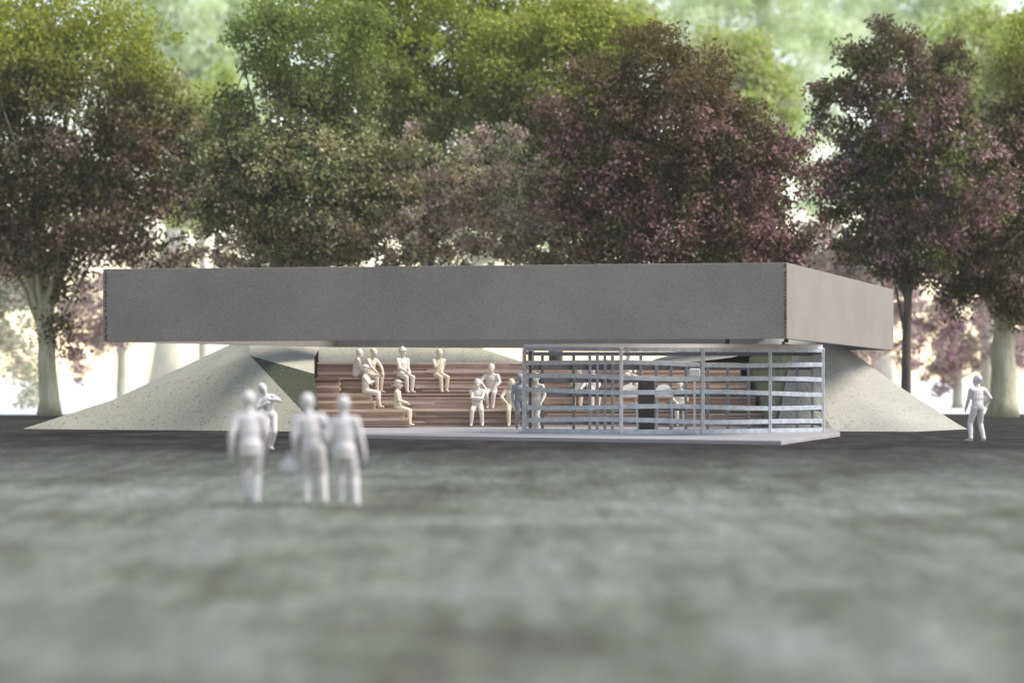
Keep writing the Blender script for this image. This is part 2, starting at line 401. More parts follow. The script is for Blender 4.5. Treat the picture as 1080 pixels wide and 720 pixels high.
# ------------------------------------------------------------------ bleachers
bl = empty('bleachers', (-.5, 88.3, 0)); tag(bl, 'wide stepped seating of stacked brown boards under the flat roof', 'bleachers')
rb = random.Random(3)
def boards(x0, x1, y0, y1, z0, z1, k):
    """one riser block: a stack of thin boards, long boards butt at random joints"""
    bm = bmesh.new(); h = (z1 - z0) / k
    for i in range(k):
        xs = [x0]; 
        if x1 - x0 > 4:
            x = x0 + rb.uniform(1.5, 4)
            while x < x1 - 1: xs.append(x); x += rb.uniform(2.5, 5)
        xs.append(x1)
        lay = (rb.choice((0, .02, .012, .045)) if i < k - 2 else (.06 if i == k - 2 and k > 4 else -.055 if i == k - 1 else .01))
        for a, b_ in zip(xs, xs[1:]):
            f = y0 + lay + rb.uniform(-.008, .008)
            ex = rb.uniform(-.03, .03) if b_ == x1 else -.004
            box(bm, a, b_ + ex, f, y1, z0 + i * h + .004, z0 + (i + 1) * h - .002)
    return obj('step', bm, M_wood, bl)
Lz = [0, .546, 1.026, 1.53, 2.01]; Ly = [88.3, 89.1, 89.9, 90.7, 91.5]
xl = X(332, 89.5)
xr = [X(805, 88.3), X(797, 89.1), X(789, 89.9), X(781, 90.7)]
for i in range(4): boards(xl if i else X(332, 88.3), xr[i], Ly[i], 91.5 , Lz[i], Lz[i + 1], 9)
boards(X(333, 87.3), X(431, 87.3), 87.3, 88.27, 0.02, .296, 3)
boards(X(333, 87.6), X(427, 87.6), 87.55, 88.27, .296, .552, 3)
boards(X(333, 88.0), X(394, 88.0), 88.0, 89.07, .556, .813, 3)
boards(X(333, 88.4), X(391, 88.4), 88.35, 89.07, .813, 1.02, 2)
boards(X(333, 89.4), X(358, 89.4), 89.35, 89.87, 1.03, 1.53, 6)

# ------------------------------------------------------------------ railed enclosure
cg = empty('railed_enclosure', (X(700, 79), 79, 0)); tag(cg, 'open grey enclosure of curved horizontal rails and slim posts on the floor slab', 'enclosure')
front = [(553, 79.6), (600, 78.5), (655, 77.9), (700, 77.9), (741, 78.2), (812, 79.2), (868, 80.4)]
fp = [Vector((X(px, d), d)) for px, d in front]
rearL = Vector((X(561, 84), 84)); rearR = Vector((X(858, 84.3), 84.3))
def spline(pts, n=8):
    out = []
    for i in range(len(pts) - 1):
        p0 = pts[max(i - 1, 0)]; p1 = pts[i]; p2 = pts[i + 1]; p3 = pts[min(i + 2, len(pts) - 1)]
        for k in range(n):
            t = k / n
            out.append(.5 * ((2 * p1) + (p2 - p0) * t + (2 * p0 - 5 * p1 + 4 * p2 - p3) * t * t + (3 * p1 - p0 - 3 * p2 + p3) * t ** 3))
    out.append(pts[-1]); return out
def rail(path, zf, w, h, mat, name='rail', lab=None):
    bm = bmesh.new(); prev = None; n = len(path)
    for i, p in enumerate(path):
        t = (path[min(i + 1, n - 1)] - path[max(i - 1, 0)]).normalized(); nr = Vector((t.y, -t.x))
        z = zf(p); pts = [V3(p + nr * w / 2, z - h / 2), V3(p + nr * w / 2, z + h / 2), V3(p - nr * w / 2, z + h / 2), V3(p - nr * w / 2, z - h / 2)]
        vs = [bm.verts.new(q) for q in pts]
        if prev:
            for k in range(4): bm.faces.new((prev[k], prev[(k + 1) % 4], vs[(k + 1) % 4], vs[k]))
        else: bm.faces.new(vs)
        prev = vs
    bm.faces.new(prev)
    bmesh.ops.recalc_face_normals(bm, faces=bm.faces)
    bevel(bm, .008)
    return obj(name, bm, mat, cg)
front_path = spline(fp)
lft = [367.5, 381.5, 396.5, 411.5, 429, 442.3, 455.3]
rgt = [369.8, 385.5, 400.7, 415.3, 429.6, 445, 457.2]
for k in range(7):
    mid = .5 * (lft[k] + rgt[k]) + (.2 if k else -.4)
    def zf(p, k=k):
        px = 540 + p.x * F / p.y
        t = (px - 553) / (868 - 553); row = lft[k] * (1 - t) + rgt[k] * t + 1.0 * math.sin(t * 9 + k * 1.7)
        if k == 0: row = 367.6 + 1.6 * t
        if k == 6: return .06
        row = min(row, 457)
        return Zr(row, p.y)
    rail(front_path, zf, .15, .125 if k < 6 else .12, M_rail)
hz = [2.236, 1.858, 1.458, 1.046, .612, .19]
backp = [rearL + (rearR - rearL) * t + Vector((0, .35 * math.sin(t * math.pi))) for t in np.linspace(0, 1, 17)]
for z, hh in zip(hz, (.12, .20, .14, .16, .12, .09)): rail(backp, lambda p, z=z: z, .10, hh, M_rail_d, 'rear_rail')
for (a, b_) in ((fp[0], rearL), (fp[-1], rearR)):
    dd = (b_ - a).normalized() * .12
    for z in hz: rail([a + dd, (a + b_) / 2, b_ - dd], lambda p, z=z: z, .08, .085, M_rail_d, 'side_rail')
def post(p, w, z0, z1, mat, nm='post'):
    bm = bmesh.new(); box(bm, p.x - w / 2, p.x + w / 2, p.y - w / 2, p.y + w / 2, z0, z1); bevel(bm, .01)
    return obj(nm, bm, mat, cg)
for px, w in ((553, .12), (655, .10), (741, .10), (812, .09), (867.5, .09)):
    p = min(front_path, key=lambda q: abs(540 + q.x * F / q.y - px)); p = Vector((X(px, p.y), p.y))
    post(p + Vector((0, -.075)), w, .004, 2.36, M_post)
post(fp[0] + Vector((.17, .4)), .09, .004, 2.3, M_rail_d)
for px in (572, 605, 622, 630, 638, 646, 676, 692.5, 708, 724, 747, 768, 790, 816, 841, 857):
    t = (X(px, 84.2) - rearL.x) / (rearR.x - rearL.x); t = max(0, min(1, t))
    p = rearL + (rearR - rearL) * t + Vector((0, .35 * math.sin(t * math.pi) - .1))
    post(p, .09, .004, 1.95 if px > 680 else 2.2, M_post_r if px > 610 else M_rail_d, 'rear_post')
bm = bmesh.new()
pp = [(p.x, p.y + .07) for p in front_path] + [(p.x, p.y + 1.2) for p in reversed(front_path)]
prism(bm, pp, 2.375, 2.47); obj('top_plate', bm, M_plate, cg)  # plate cut to a front band so light gets inside

# furniture inside
bm = bmesh.new(); x0, x1 = X(674, 81.5), X(690, 81.5)
box(bm, x0, x1, 81.3, 82.0, .004, 1.50); box(bm, x0 - .04, x1 + .04, 81.26, 82.04, 1.504, 1.56)
box(bm, x0 + .03, x1 - .03, 81.28, 81.297, .1, .72); box(bm, x0 + .03, x1 - .03, 81.28, 81.297, .78, 1.42); bevel(bm, .008)
o = obj('bar_cabinet', bm, M_dark); tag(o, 'tall dark cabinet standing inside the railed enclosure', 'cabinet')
def chair(px, d, label):
    """white round-backed lounge chair on thin legs"""
    x = X(px, d); t = empty('bar_chair', (x, d, 0)); tag(t, label, 'chair', 'white bar chairs inside the enclosure')
    bm = bmesh.new(); prof = []
    for k in range(13):
        a = math.pi * (k / 12); prof.append((-.27 * math.cos(a), 1.06 + .29 * math.sin(a)))
    prof = [(-.25, .98)] + prof + [(.25, .98)]
    a = [bm.verts.new((px_, -.03 + .08 * abs(px_ / .27) ** 2 * -1 + .18, z)) for px_, z in prof]; b_ = [bm.verts.new((px_, .05 - .08 * abs(px_ / .27) ** 2 + .18, z)) for px_, z in prof]
    bm.faces.new(a); bm.faces.new(b_)
    for i in range(len(a)): j = (i + 1) % len(a); bm.faces.new((a[i], a[j], b_[j], b_[i]))
    obj('backrest', bm, M_white, t, world=False)
    bm = bmesh.new(); box(bm, -.24, .24, -.28, .13, .68, .73); bevel(bm, .02, 2); obj('seat', bm, M_white, t, world=False)
    for sx in (-.2, .2):
        bm = bmesh.new(); ring_path(bm, [(sx, .11, .72), (sx * .95, .17, 1.04)], [.016, .014], 6); obj('stay', bm, M_rail, t, world=False)
    for sx in (-.22, .22):
        for sy in (-.26, .1):
            bm = bmesh.new(); ring_path(bm, [(sx * 1.1, sy * 1.1, 0), (sx * .9, sy, .685)], [.014, .02], 6); obj('leg', bm, M_rail, t, world=False)
chair(663.5, 80.9, 'white round-backed chair just left of the dark cabinet')
chair(700.5, 80.9, 'white round-backed chair just right of the dark cabinet')
bm = bmesh.new(); x0, x1 = X(727, 82.6), X(738, 82.6)
box(bm, x0, x1, 82.4, 82.8, 1.56, 1.8); bevel(bm, .02)
box(bm, (x0 + x1) / 2 - .03, (x0 + x1) / 2 + .03, 82.57, 82.63, .03, 1.565); box(bm, x0, x1, 82.45, 82.75, .004, .03)
o = obj('sign_stand', bm, M_white); tag(o, 'small white box on a thin pole inside the enclosure right of the chairs', 'display stand')

# ------------------------------------------------------------------ people
def ell(bm, c, r, rot=None, u=14, v=9):
    M = Matrix.Translation(Vector(c)) @ (rot.to_4x4() if rot else Matrix.Identity(4)) @ Matrix.Diagonal((*r, 1))
    bmesh.ops.create_uvsphere(bm, u_segments=u, v_segments=v, radius=1, matrix=M)
def cap(bm, a, b_, ra, rb_, seg=10):
    a, b_ = Vector(a), Vector(b_); t = b_ - a
    if t.length < 1e-4: return
    q = t.to_track_quat('Z', 'Y').to_matrix()
    M = Matrix.Translation((a + b_) / 2) @ q.to_4x4()
    bmesh.ops.create_cone(bm, cap_ends=True, segments=seg, radius1=ra, radius2=rb_, depth=t.length, matrix=M)
    ell(bm, a, (ra,) * 3, None, seg, 6); ell(bm, b_, (rb_,) * 3, None, seg, 6)
def ik(a, t, l1, l2, hint):
    a, t, hint = Vector(a), Vector(t), Vector(hint)
    d = t - a; L = min(d.length, (l1 + l2) * .995); u = d.normalized(); t = a + u * L
    x = (l1 * l1 - l2 * l2 + L * L) / (2 * L); h = math.sqrt(max(0, l1 * l1 - x * x))
    pr = (hint - u * hint.dot(u)).normalized()
    return a + u * x + pr * h, t
def frame(up, fwd):
    up = Vector(up).normalized(); f = Vector(fwd); f = (f - up * f.dot(up)).normalized(); s = f.cross(up).normalized()
    return s, f, up      # s = right
def hand(bm, w, dr, palm_n, side, grip):
    """palm, four unequal bent fingers and a thumb leaving the palm's side"""
    dr = Vector(dr).normalized(); n = Vector(palm_n); n = (n - dr * n.dot(dr)).normalized(); s = dr.cross(n) * side
    M = Matrix((s, dr, n)).transposed()
    ell(bm, w + dr * .05, (.042, .056, .018), M, 10, 7)
    for k, (off, ln) in enumerate(((.030, .072), (.011, .082), (-.009, .076), (-.028, .060))):
        b0 = w + dr * .088 + s * off; a1 = .25 + grip * .9; a2 = a1 + .35 + grip * .9
        p1 = b0 + (dr * math.cos(a1) + n * math.sin(a1)) * ln * .55
        p2 = p1 + (dr * math.cos(a2) + n * math.sin(a2)) * ln * .45
        cap(bm, w + dr * .06 + s * off * .9, b0, .011, .0105, 6); cap(bm, b0, p1, .0105, .0095, 6); cap(bm, p1, p2, .0095, .008, 6)
    t0 = w + dr * .025 + s * .03; t1 = t0 + (dr * .6 + s * .75 + n * .25).normalized() * .04; t2 = t1 + (dr * .85 + s * .25 + n * (.3 + grip)).normalized() * .034
    cap(bm, t0, t1, .014, .012, 6); cap(bm, t1, t2, .012, .009, 6)

def person(label, loc, heading, pose, mat, scale=1.0, group=None, female=False, hat=None, coat=False, vox=.0115):
    bm = bmesh.new()
    def capB(a, b_, ra, rb_, seg=10): cap(bm, a, b_, ra * 1.17, rb_ * 1.17, seg)
    Pl = Vector(pose['pel']); s, f, u = frame(pose.get('up', (0, 0, 1)), pose.get('fwd', (0, 1, 0)))
    ps, pf, pu = frame(pose.get('pup', (0, 0, 1)), pose.get('fwd', (0, 1, 0)))
    Rt = Matrix((s, f, u)).transposed(); Rp = Matrix((ps, pf, pu)).transposed()
    sw = .165 if female else .20; hw = 1.06 if female else 1.0
    ell(bm, Pl + pu * .0, (.172 * hw, .13, .13), Rp); ell(bm, Pl - pf * .015 - pu * .03, (.145 * hw, .10, .10), Rp)
    ell(bm, Pl + u * .14, (.128 if female else .176, .118, .14), Rt)
    ell(bm, Pl + u * .33 + f * .005, (.155 if female else .185, .118, .17), Rt)
    ell(bm, Pl + u * .40 - f * .015, (.16, .09, .10), Rt)
    ell(bm, Pl + u * .23, (.130 if female else .184, .122, .17), Rt)
    if not female: ell(bm, Pl + u * .08, (.176, .126, .15), Rt); cap(bm, Pl + u * .43 - s * .15, Pl + u * .43 + s * .15, .08, .08, 12)
    if female: 
        for k in (-1, 1): ell(bm, Pl + u * .36 + f * .08 + s * .065 * k, (.055, .05, .055), Rt)
    # jacket hem / belt line
    ell(bm, Pl + u * .045, (.178 * hw, .133, .07), Rp, 18, 8)
    if coat:
        ell(bm, Pl - pu * .0, (.196 * hw, .148, .15), Rp); ell(bm, Pl - pu * .10, (.185, .14, .09), Rp)
    sh = {}
    for k, nm in ((-1, 'L'), (1, 'R')):
        S = Pl + u * .455 + s * sw * k; sh[nm] = S
        cap(bm, Pl + u * .49 + s * .045 * k, S, .058, .062, 12)
        tgt = Vector(pose['h' + nm]); el, w = ik(S, tgt, .285, .255, pose.get('e' + nm, (k * .5, -1, -.3)))
        capB(S, S.lerp(el, .5), .060, .053, 12); capB(S.lerp(el, .5), el, .053, .044, 12)
        capB(el, el.lerp(w, .35), .046, .044, 10); capB(el.lerp(w, .35), w, .044, .033, 10)
        ell(bm, w, (.041, .041, .041), None, 10, 6)      # cuff
        dr = (w - el).normalized()
        hd = Vector(pose.get('d' + nm, dr)); hd = (hd.normalized() * .7 + dr * .3) if ('d' + nm) in pose else dr
        hand(bm, w + dr * .01, hd, pose.get('n' + nm, (-k, 0, -.1)), pose.get('s' + nm, k), pose.get('g' + nm, .25))
    nb = Pl + u * .50; hu = Vector(pose.get('hup', (0, 0, 1))).normalized()
    hs, hf, hu = frame(hu, pose.get('hfwd', pose.get('fwd', (0, 1, 0)))); Rh = Matrix((hs, hf, hu)).transposed()
    hb = nb + (u + hu).normalized() * .085 + hf * .01
    capB(nb - u * .02, hb + hu * .02, .058, .050, 12)
    hc = hb + hu * .115 + hf * .012
    n_head = len(bm.verts)
    ell(bm, hc + hu * .018 - hf * .008, (.074, .092, .092), Rh, 18, 12)       # skull
    ell(bm, hc - hu * .045 + hf * .022, (.056, .066, .068), Rh, 14, 9)        # jaw
    ell(bm, hc - hu * .095 + hf * .060, (.022, .018, .018), Rh, 8, 6)         # chin
    ell(bm, hc + hu * .028 + hf * .078, (.05, .014, .012), Rh, 10, 6)         # brow
    cap(bm, hc + hu * .012 + hf * .084, hc - hu * .028 + hf * .104, .009, .014, 7)   # nose
    for k in (-1, 1):
        ell(bm, hc + hs * .078 * k - hu * .005 - hf * .005, (.010, .022, .032), Rh, 8, 6)   # ears
        ell(bm, hc + hs * .030 * k + hu * .004 + hf * .075, (.015, .010, .010), Rh, 8, 5)   # eyes
        ell(bm, hc + hs * .035 * k - hu * .028 + hf * .062, (.022, .018, .016), Rh, 8, 5)   # cheeks
    ell(bm, hc - hu * .056 + hf * .085, (.026, .010, .007), Rh, 8, 5); ell(bm, hc - hu * .070 + hf * .082, (.022, .010, .007), Rh, 8, 5)  # lips
    ell(bm, hc + hu * .040 - hf * .025, (.083, .092, .086), Rh, 16, 10)       # hair
    if female:
        ell(bm, hc - hu * .02 - hf * .06, (.075, .05, .11), Rh); 
    if hat == 'cap':
        ell(bm, hc + hu * .065 - hf * .01, (.088, .10, .066), Rh); ell(bm, hc + hu * .062 + hf * .10, (.062, .055, .010), Rh)
    if hat == 'peak':
        ell(bm, hc + hu * .06 - hf * .01, (.09, .10, .07), Rh); cap(bm, hc + hu * .09, hc + hu * .155 - hf * .02, .05, .012, 10); ell(bm, hc + hu * .045 + hf * .0, (.105, .125, .016), Rh)
    bm.verts.ensure_lookup_table()
    for v in bm.verts[n_head:]: v.co = hc + (v.co - hc) * 1.30
    for k, nm in ((-1, 'L'), (1, 'R')):
        H = Pl + ps * .088 * k - pu * .03; tgt = Vector(pose['f' + nm])
        kn, an = ik(H, tgt, .435, .415, pose.get('k' + nm, (k * .12, 1, .1)))
        capB(H, H.lerp(kn, .5), .092, .078, 14); capB(H.lerp(kn, .5), kn, .078, .062, 12)
        capB(kn, kn.lerp(an, .4), .063, .060, 12); capB(kn.lerp(an, .4), an, .060, .047, 12)
        ell(bm, an + Vector((0, 0, .01)), (.062, .068, .04), None, 12, 7)    # trouser hem
        fd = Vector(pose.get('t' + nm, (k * .15, 1, 0))); fd.normalize(); fs = fd.cross(Vector((0, 0, 1))).normalized(); fu = fs.cross(fd)
        Mf = Matrix((fs, fd, fu)).transposed()
        ell(bm, an + fd * .0 - fu * .035, (.040, .055, .045), Mf, 12, 7)
        ell(bm, an + fd * .07 - fu * .048, (.042, .105, .030), Mf, 12, 7)
        ell(bm, an + fd * .125 - fu * .055, (.040, .05, .024), Mf, 10, 6)
    me = bpy.data.meshes.new('person_raw'); bm.to_mesh(me); bm.free()
    tmp = bpy.data.objects.new('tmp', me); C.objects.link(tmp)
    md = tmp.modifiers.new('r', 'REMESH'); md.mode = 'VOXEL'; md.voxel_size = vox; md.adaptivity = 0
    ms = tmp.modifiers.new('s', 'SMOOTH'); ms.iterations = 2; ms.factor = .5
    dg = bpy.context.evaluated_depsgraph_get(); ev = tmp.evaluated_get(dg)
    me2 = bpy.data.meshes.new_from_object(ev); me2.name = 'person'
    bpy.data.objects.remove(tmp); bpy.data.meshes.remove(me)
    for p in me2.polygons: p.use_smooth = True
    me2.materials.clear()
    o = link_mesh('person', me2, mat); o.location = loc; o.rotation_euler = (0, 0, heading); o.scale = (scale,) * 3
    return tag(o, label, 'person', group)

def stand(**k):
    d = dict(pel=(0, 0, .93), hL=(-.27, .05, .88), hR=(.27, .05, .88), fL=(-.11, 0, .085), fR=(.11, 0, .085)); d.update(k); return d
def sit(drop=.48, **k):
    z = -drop + .085
    d = dict(pel=(0, 0, .115), up=(0, -.02, 1), pup=(0, .0, 1), hL=(-.14, .30, .24), hR=(.14, .30, .24), fL=(-.10, .40, z), fR=(.10, .42, z), gL=.4, gR=.4,
             nL=(0, 0, -1), nR=(0, 0, -1)); d.update(k); return d
def gnd(px, d):
    x = X(px, d); return (x, d, gz(x, d))
# --- three walking away in the foreground
person('lone white figurine seen from behind, left of the pair with the bag', gnd(264, 43.4), R(6),
       stand(fL=(-.03, .16, .16), kL=(0, 1, 0), tL=(-.05, 1, -.3), fR=(.09, -.06, .085), hL=(-.30, -.02, .86), hR=(.24, .12, .90), up=(-.05, .05, 1)), M_fig, .975, coat=True)
p2 = gnd(330, 43.4)
person('white figurine seen from behind leaning left with a bag in hand', p2, R(4),
       stand(fL=(-.10, .05, .085), fR=(.18, .0, .085), hL=(-.27, .06, .84), hR=(.26, .10, .98), up=(-.13, .05, 1), hup=(-.1, .1, 1), gL=.95), M_fig, .96)
person('white striding figurine seen from behind beside the one with the bag', gnd(363, 43.0), R(-4),
       stand(fL=(-.09, .20, .10), fR=(.20, -.05, .085), tL=(-.1, 1, -.1), hL=(-.24, .10, .92), hR=(.33, .05, .84), up=(-.03, .03, 1)), M_fig, .94, coat=True)
# the bag
bm = bmesh.new()
for k in range(1):
    ell(bm, (0, 0, .11), (.165, .10, .16), None, 20, 14)
for v in bm.verts:
    if v.co.z < .04: v.co.z = .04 - (.04 - v.co.z) * .3
    if v.co.z > .18: f = min(1, (v.co.z - .18) / .09); v.co.x *= 1 - .45 * f
hbm = bmesh.new(); pts = [(.05 * math.cos(a), 0, .245 + .10 * math.sin(a)) for a in np.linspace(-.1, math.pi + .1, 12)]
ring_path(hbm, pts, [.010] * 12, 6)
x, y, z = p2
bag = empty('shoulder_bag', (x - .355, y + .10, z + .47)); tag(bag, 'round white bag hanging from the hand of the leaning foreground figurine', 'bag')
obj('bag_body', bm, M_fig, bag, True, False); obj('handle', hbm, M_fig, bag, True, False)
# --- leaning woman on the left, man on the right
person('slim white figurine leaning back with raised elbow in front of the left turf mound', gnd(283, 66), R(200),
       stand(pel=(-.03, .07, .90), up=(.24, -.10, 1), hup=(.45, .1, 1), hL=(.03, .20, 1.30), eL=(-1, -.2, .1), hR=(.16, .24, 1.18), eR=(.4, .3, -1), fL=(-.05, .04, .085), fR=(.10, -.08, .085), dL=(.3, .3, 1), gR=.6), M_fig, .90, female=True)
person('white standing figurine with hand on hip at the far right by the pale trunk', gnd(1031, 73.4), R(22),
       stand(fL=(-.19, .03, .085), fR=(.17, -.03, .085), hL=(-.24, .20, .88), hR=(.20, .02, .99), eR=(.8, -1, 0), dR=(-.6, .3, -.5), hfwd=(-.45, 1, -.25), tL=(-.6, 1, 0), tR=(.3, 1, 0)), M_fig, .965)
# --- seated on the bleachers.  heading: figure's forward (+y local) turned; R(180) faces the camera
G = None
def seat(label, px, y, z, head, pose, mat, sc_=.93, **k):
    return person(label, (X(px, y), y, z + .004), head, pose, mat, sc_, **k)
seat('ivory figurine seated at the back left end of the bleachers with its head bowed', 375, 90.15, 1.53, R(-75),
     sit(0.0, fL=(-.10, .62, .085), fR=(.10, .60, .085), kL=(-.1, .1, 1), kR=(.1, .1, 1), up=(0, .12, 1), hup=(0, .35, 1), hL=(-.10, .35, .38), hR=(.10, .35, .40)), M_figw, .95)
seat('cream figurine leaning forward on the bleachers with straight arms to the knees', 390, 90.05, 1.53, R(-130),
     sit(.5, up=(0, .22, 1), hup=(0, .3, 1), hL=(-.15, .44, .17), hR=(.15, .44, .17), eL=(-1, -.2, .2), eR=(1, -.2, .2)), M_cream, .97)
seat('white figurine in a cap seated on a left stair end', 385.5, 88.62, 1.02, R(-100),
     sit(.46, fL=(-.08, .43, -.375), fR=(.08, .50, -.375), hL=(-.05, .22, .40), hR=(.05, .24, .42), eL=(-1, 0, -.6), eR=(1, 0, -.6)), M_figw, .93, hat='cap')
seat('white figurine in a peaked hat seated high with hands in its lap', 424, 90.08, 1.53, R(-142),
     sit(.5, hL=(-.08, .30, .20), hR=(.08, .32, .20), up=(0, .04, 1)), M_figw, .98, hat='peak')
seat('cream figurine seated third row up with one hand at its chin', 462.5, 90.08, 1.53, R(-152),
     sit(.5, hL=(-.02, .20, .22), hR=(.03, .20, .53), eR=(.5, .6, -1), dR=(0, .2, 1), hup=(0, .25, 1), up=(0, .03, 1)), M_cream, .94)
seat('cream figurine in a cap seated on the lowest stair end', 419, 87.9, .552, R(-100),
     sit(.55, hL=(-.10, .28, .22), hR=(.10, .30, .22), up=(0, .02, 1)), M_cream, .93, hat='cap')
seat('white figurine seated on the lowest step facing forward with folded arms', 503.5, 88.50, .546, R(178),
     sit(.54, fL=(-.17, .38, -.455), fR=(.17, .40, -.455), hL=(.10, .20, .36), hR=(-.10, .22, .33), eL=(-1, .1, -.5), eR=(1, .1, -.5), dL=(1, 0, .1), dR=(-1, 0, .1), hat=None), M_figw, .98)
seat('ivory figurine seated second step up with elbows out and one hand on the knee', 518.5, 89.28, 1.026, R(172),
     sit(.48, fL=(-.10, .42, -.395), fR=(.05, .40, -.395), hL=(-.16, .34, .20), hR=(.19, .30, .22), eL=(-1.4, -.3, .4), eR=(1.4, -.3, .4), up=(0, .06, 1)), M_figw, .97)
seat('cream figurine seated on the lowest step beside the enclosure, elbow out', 539.5, 88.5, .546, R(186),
     sit(.54, fL=(-.14, .40, -.455), fR=(.13, .44, -.455), hL=(-.15, .36, .19), hR=(.19, .28, .20), eL=(-1, -.2, .2), eR=(1.4, -.2, .4), up=(0, .05, 1)), M_cream, .98)
person('grey standing figurine half hidden by the left corner post of the enclosure', (X(548.5, 84.5), 84.5, .004), R(195),
       stand(hL=(-.25, .1, .86), hR=(.25, .06, .86)), M_greyfig, .93)
# --- seen through the rails
person('ivory figurine standing just inside the left end of the enclosure', (X(566, 82), 82, .004), R(150),
       stand(hL=(-.24, .1, .90), hR=(.24, .12, .92), fL=(-.06, 0, .085), fR=(.06, .02, .085)), M_figw, .93)
seat('ivory figurine seated on the bleachers behind the close set rear posts', 611, 89.25, 1.026, R(170),
     sit(.48, hL=(-.14, .34, .20)), M_figw, .95)
seat('ivory figurine seated behind the close set rear posts, to the right of its neighbour', 624, 89.25, 1.026, R(196),
     sit(.48, hR=(.10, .34, .20), up=(0, .1, 1)), M_figw, .95)
seat('ivory figurine seated high on the bleachers above the chair left of the cabinet', 662, 90.08, 1.53, R(205),
     sit(.5, up=(.1, .2, 1)), M_figw, .9)
seat('ivory figurine seated on the bleachers, seen between rear posts right of the cabinet', 717, 88.5, .546, R(180),
     sit(.54), M_figw, .95)

# ------------------------------------------------------------------ trees
def tree(name, label, px, d, crowns, mat, bk, r0=.5, fork=.33, leaves=20000, leaf=.17, lean=(0, 0), seed=1, clump=1.0, group='trees behind the pavilion', thick=.8, nclump=None, trunk_top=None):
    """crowns: (px, py, rx px, rz px) ellipses, each a volume of leaf clumps carried by limbs"""
    rg = np.random.default_rng(seed); rr = random.Random(seed)
    x0 = X(px, d); t = empty(name, (x0, d, -.1)); tag(t, label, 'tree', group)
    cs = []
    for (cx, cy, rx, rz) in crowns:
        c = P(cx, cy, d); cs.append((np.array(c), np.array((rx * d / F, rx * d / F * thick, rz * d / F))))
    # trunk with limbs
    bm = bmesh.new()
    topz = max(c[2] + r[2] * .5 for c, r in cs)
    cm = cs[0][0]; zf = cs[0][0][2] - cs[0][1][2] * fork
    if trunk_top is not None: zf = Zr(trunk_top, d)
    base = Vector((x0, d, -.15)); fk = Vector((x0 + lean[0], d + lean[1], zf))
    tp = [base.lerp(fk, k / 7) + Vector((rr.uniform(-1, 1), rr.uniform(-1, 1), 0)) * r0 * .10 * (k > 0) for k in range(8)]
    tp[-1] = fk
    ring_path(bm, tp, [r0 * (1.35 if k == 0 else 1.06 - .045 * k) for k in range(8)], 14)
    # clump centres
    vol = [r[0] * r[1] * r[2] for c, r in cs]; V_ = sum(vol)
    ncl = nclump or int(60 + leaves / 170)
    centres = []
    for (c, r), v in zip(cs, vol):
        k = max(8, int(ncl * v / V_))
        u = rg.normal(size=(k, 3)); u /= np.linalg.norm(u, axis=1)[:, None]
        rad = rg.uniform(.25, 1.0, size=(k, 1)) ** .5
        centres.append(c + u * rad * r * rg.uniform(.85, 1.08, size=(k, 1)))
    centres = np.concatenate(centres)
    nl = min(26, len(centres))
    for i in rg.choice(len(centres), nl, replace=False):
        e = Vector(centres[i])
        if e.z < zf - 6: continue
        s_ = tp[rr.choice([4, 5, 6, 7, 7, 7])]; m1 = s_.lerp(e, .35) + Vector((0, 0, .12 * (e - s_).length)); m2 = s_.lerp(e, .7) + Vector((rr.uniform(-.4, .4), rr.uniform(-.4, .4), .12 * (e - s_).length))
        k = r0 * rr.uniform(.18, .38)
        ring_path(bm, [s_, s_.lerp(m1, .5), m1, m2, e], [k, k * .8, k * .62, k * .4, k * .12], 7)
        for q in range(3):
            e2 = Vector(centres[rr.randrange(len(centres))])
            if (e2 - m2).length < 5: ring_path(bm, [m2, m2.lerp(e2, .5) + Vector((0, 0, .25)), e2], [k * .35, k * .22, k * .08], 5)
    obj('trunk', bm, bk, t, True)
    # leaves
    n = leaves; sz = rg.uniform(.55, 1.35, len(centres)) * clump
    w = sz ** 2 + .15; w /= w.sum()
    ci = rg.choice(len(centres), n, p=w)
    g = rg.normal(size=(n, 3)); gl = np.linalg.norm(g, axis=1)[:, None]
    pos = centres[ci] + g / gl * np.minimum(gl, 2.3) * .42 * sz[ci][:, None] * np.array((1, 1, .75))
    a = rg.normal(size=(n, 3)); a /= np.linalg.norm(a, axis=1)[:, None]
    b_ = np.cross(a, rg.normal(size=(n, 3))); b_ /= np.linalg.norm(b_, axis=1)[:, None]
    L = leaf * rg.uniform(.6, 1.4, (n, 1))
    vs = np.stack([pos - a * L * .62, pos + b_ * L * .36, pos + a * L * .62, pos - b_ * L * .36], 1).reshape(-1, 3)
    vs -= np.array((x0, d, -.1)); keep = vs[:, 2].reshape(-1, 4).min(1) > .02
    vs = vs.reshape(-1, 4, 3)[keep].reshape(-1, 3); n = len(vs) // 4
    me = bpy.data.meshes.new('crown'); me.vertices.add(4 * n); me.loops.add(4 * n); me.polygons.add(n)
    me.vertices.foreach_set('co', vs.ravel().astype(np.float32)); me.loops.foreach_set('vertex_index', np.arange(4 * n, dtype=np.int32))
    me.polygons.foreach_set('loop_start', np.arange(0, 4 * n, 4, dtype=np.int32)); me.update(calc_edges=True)
    link_mesh('crown', me, mat, t, False)
    return t

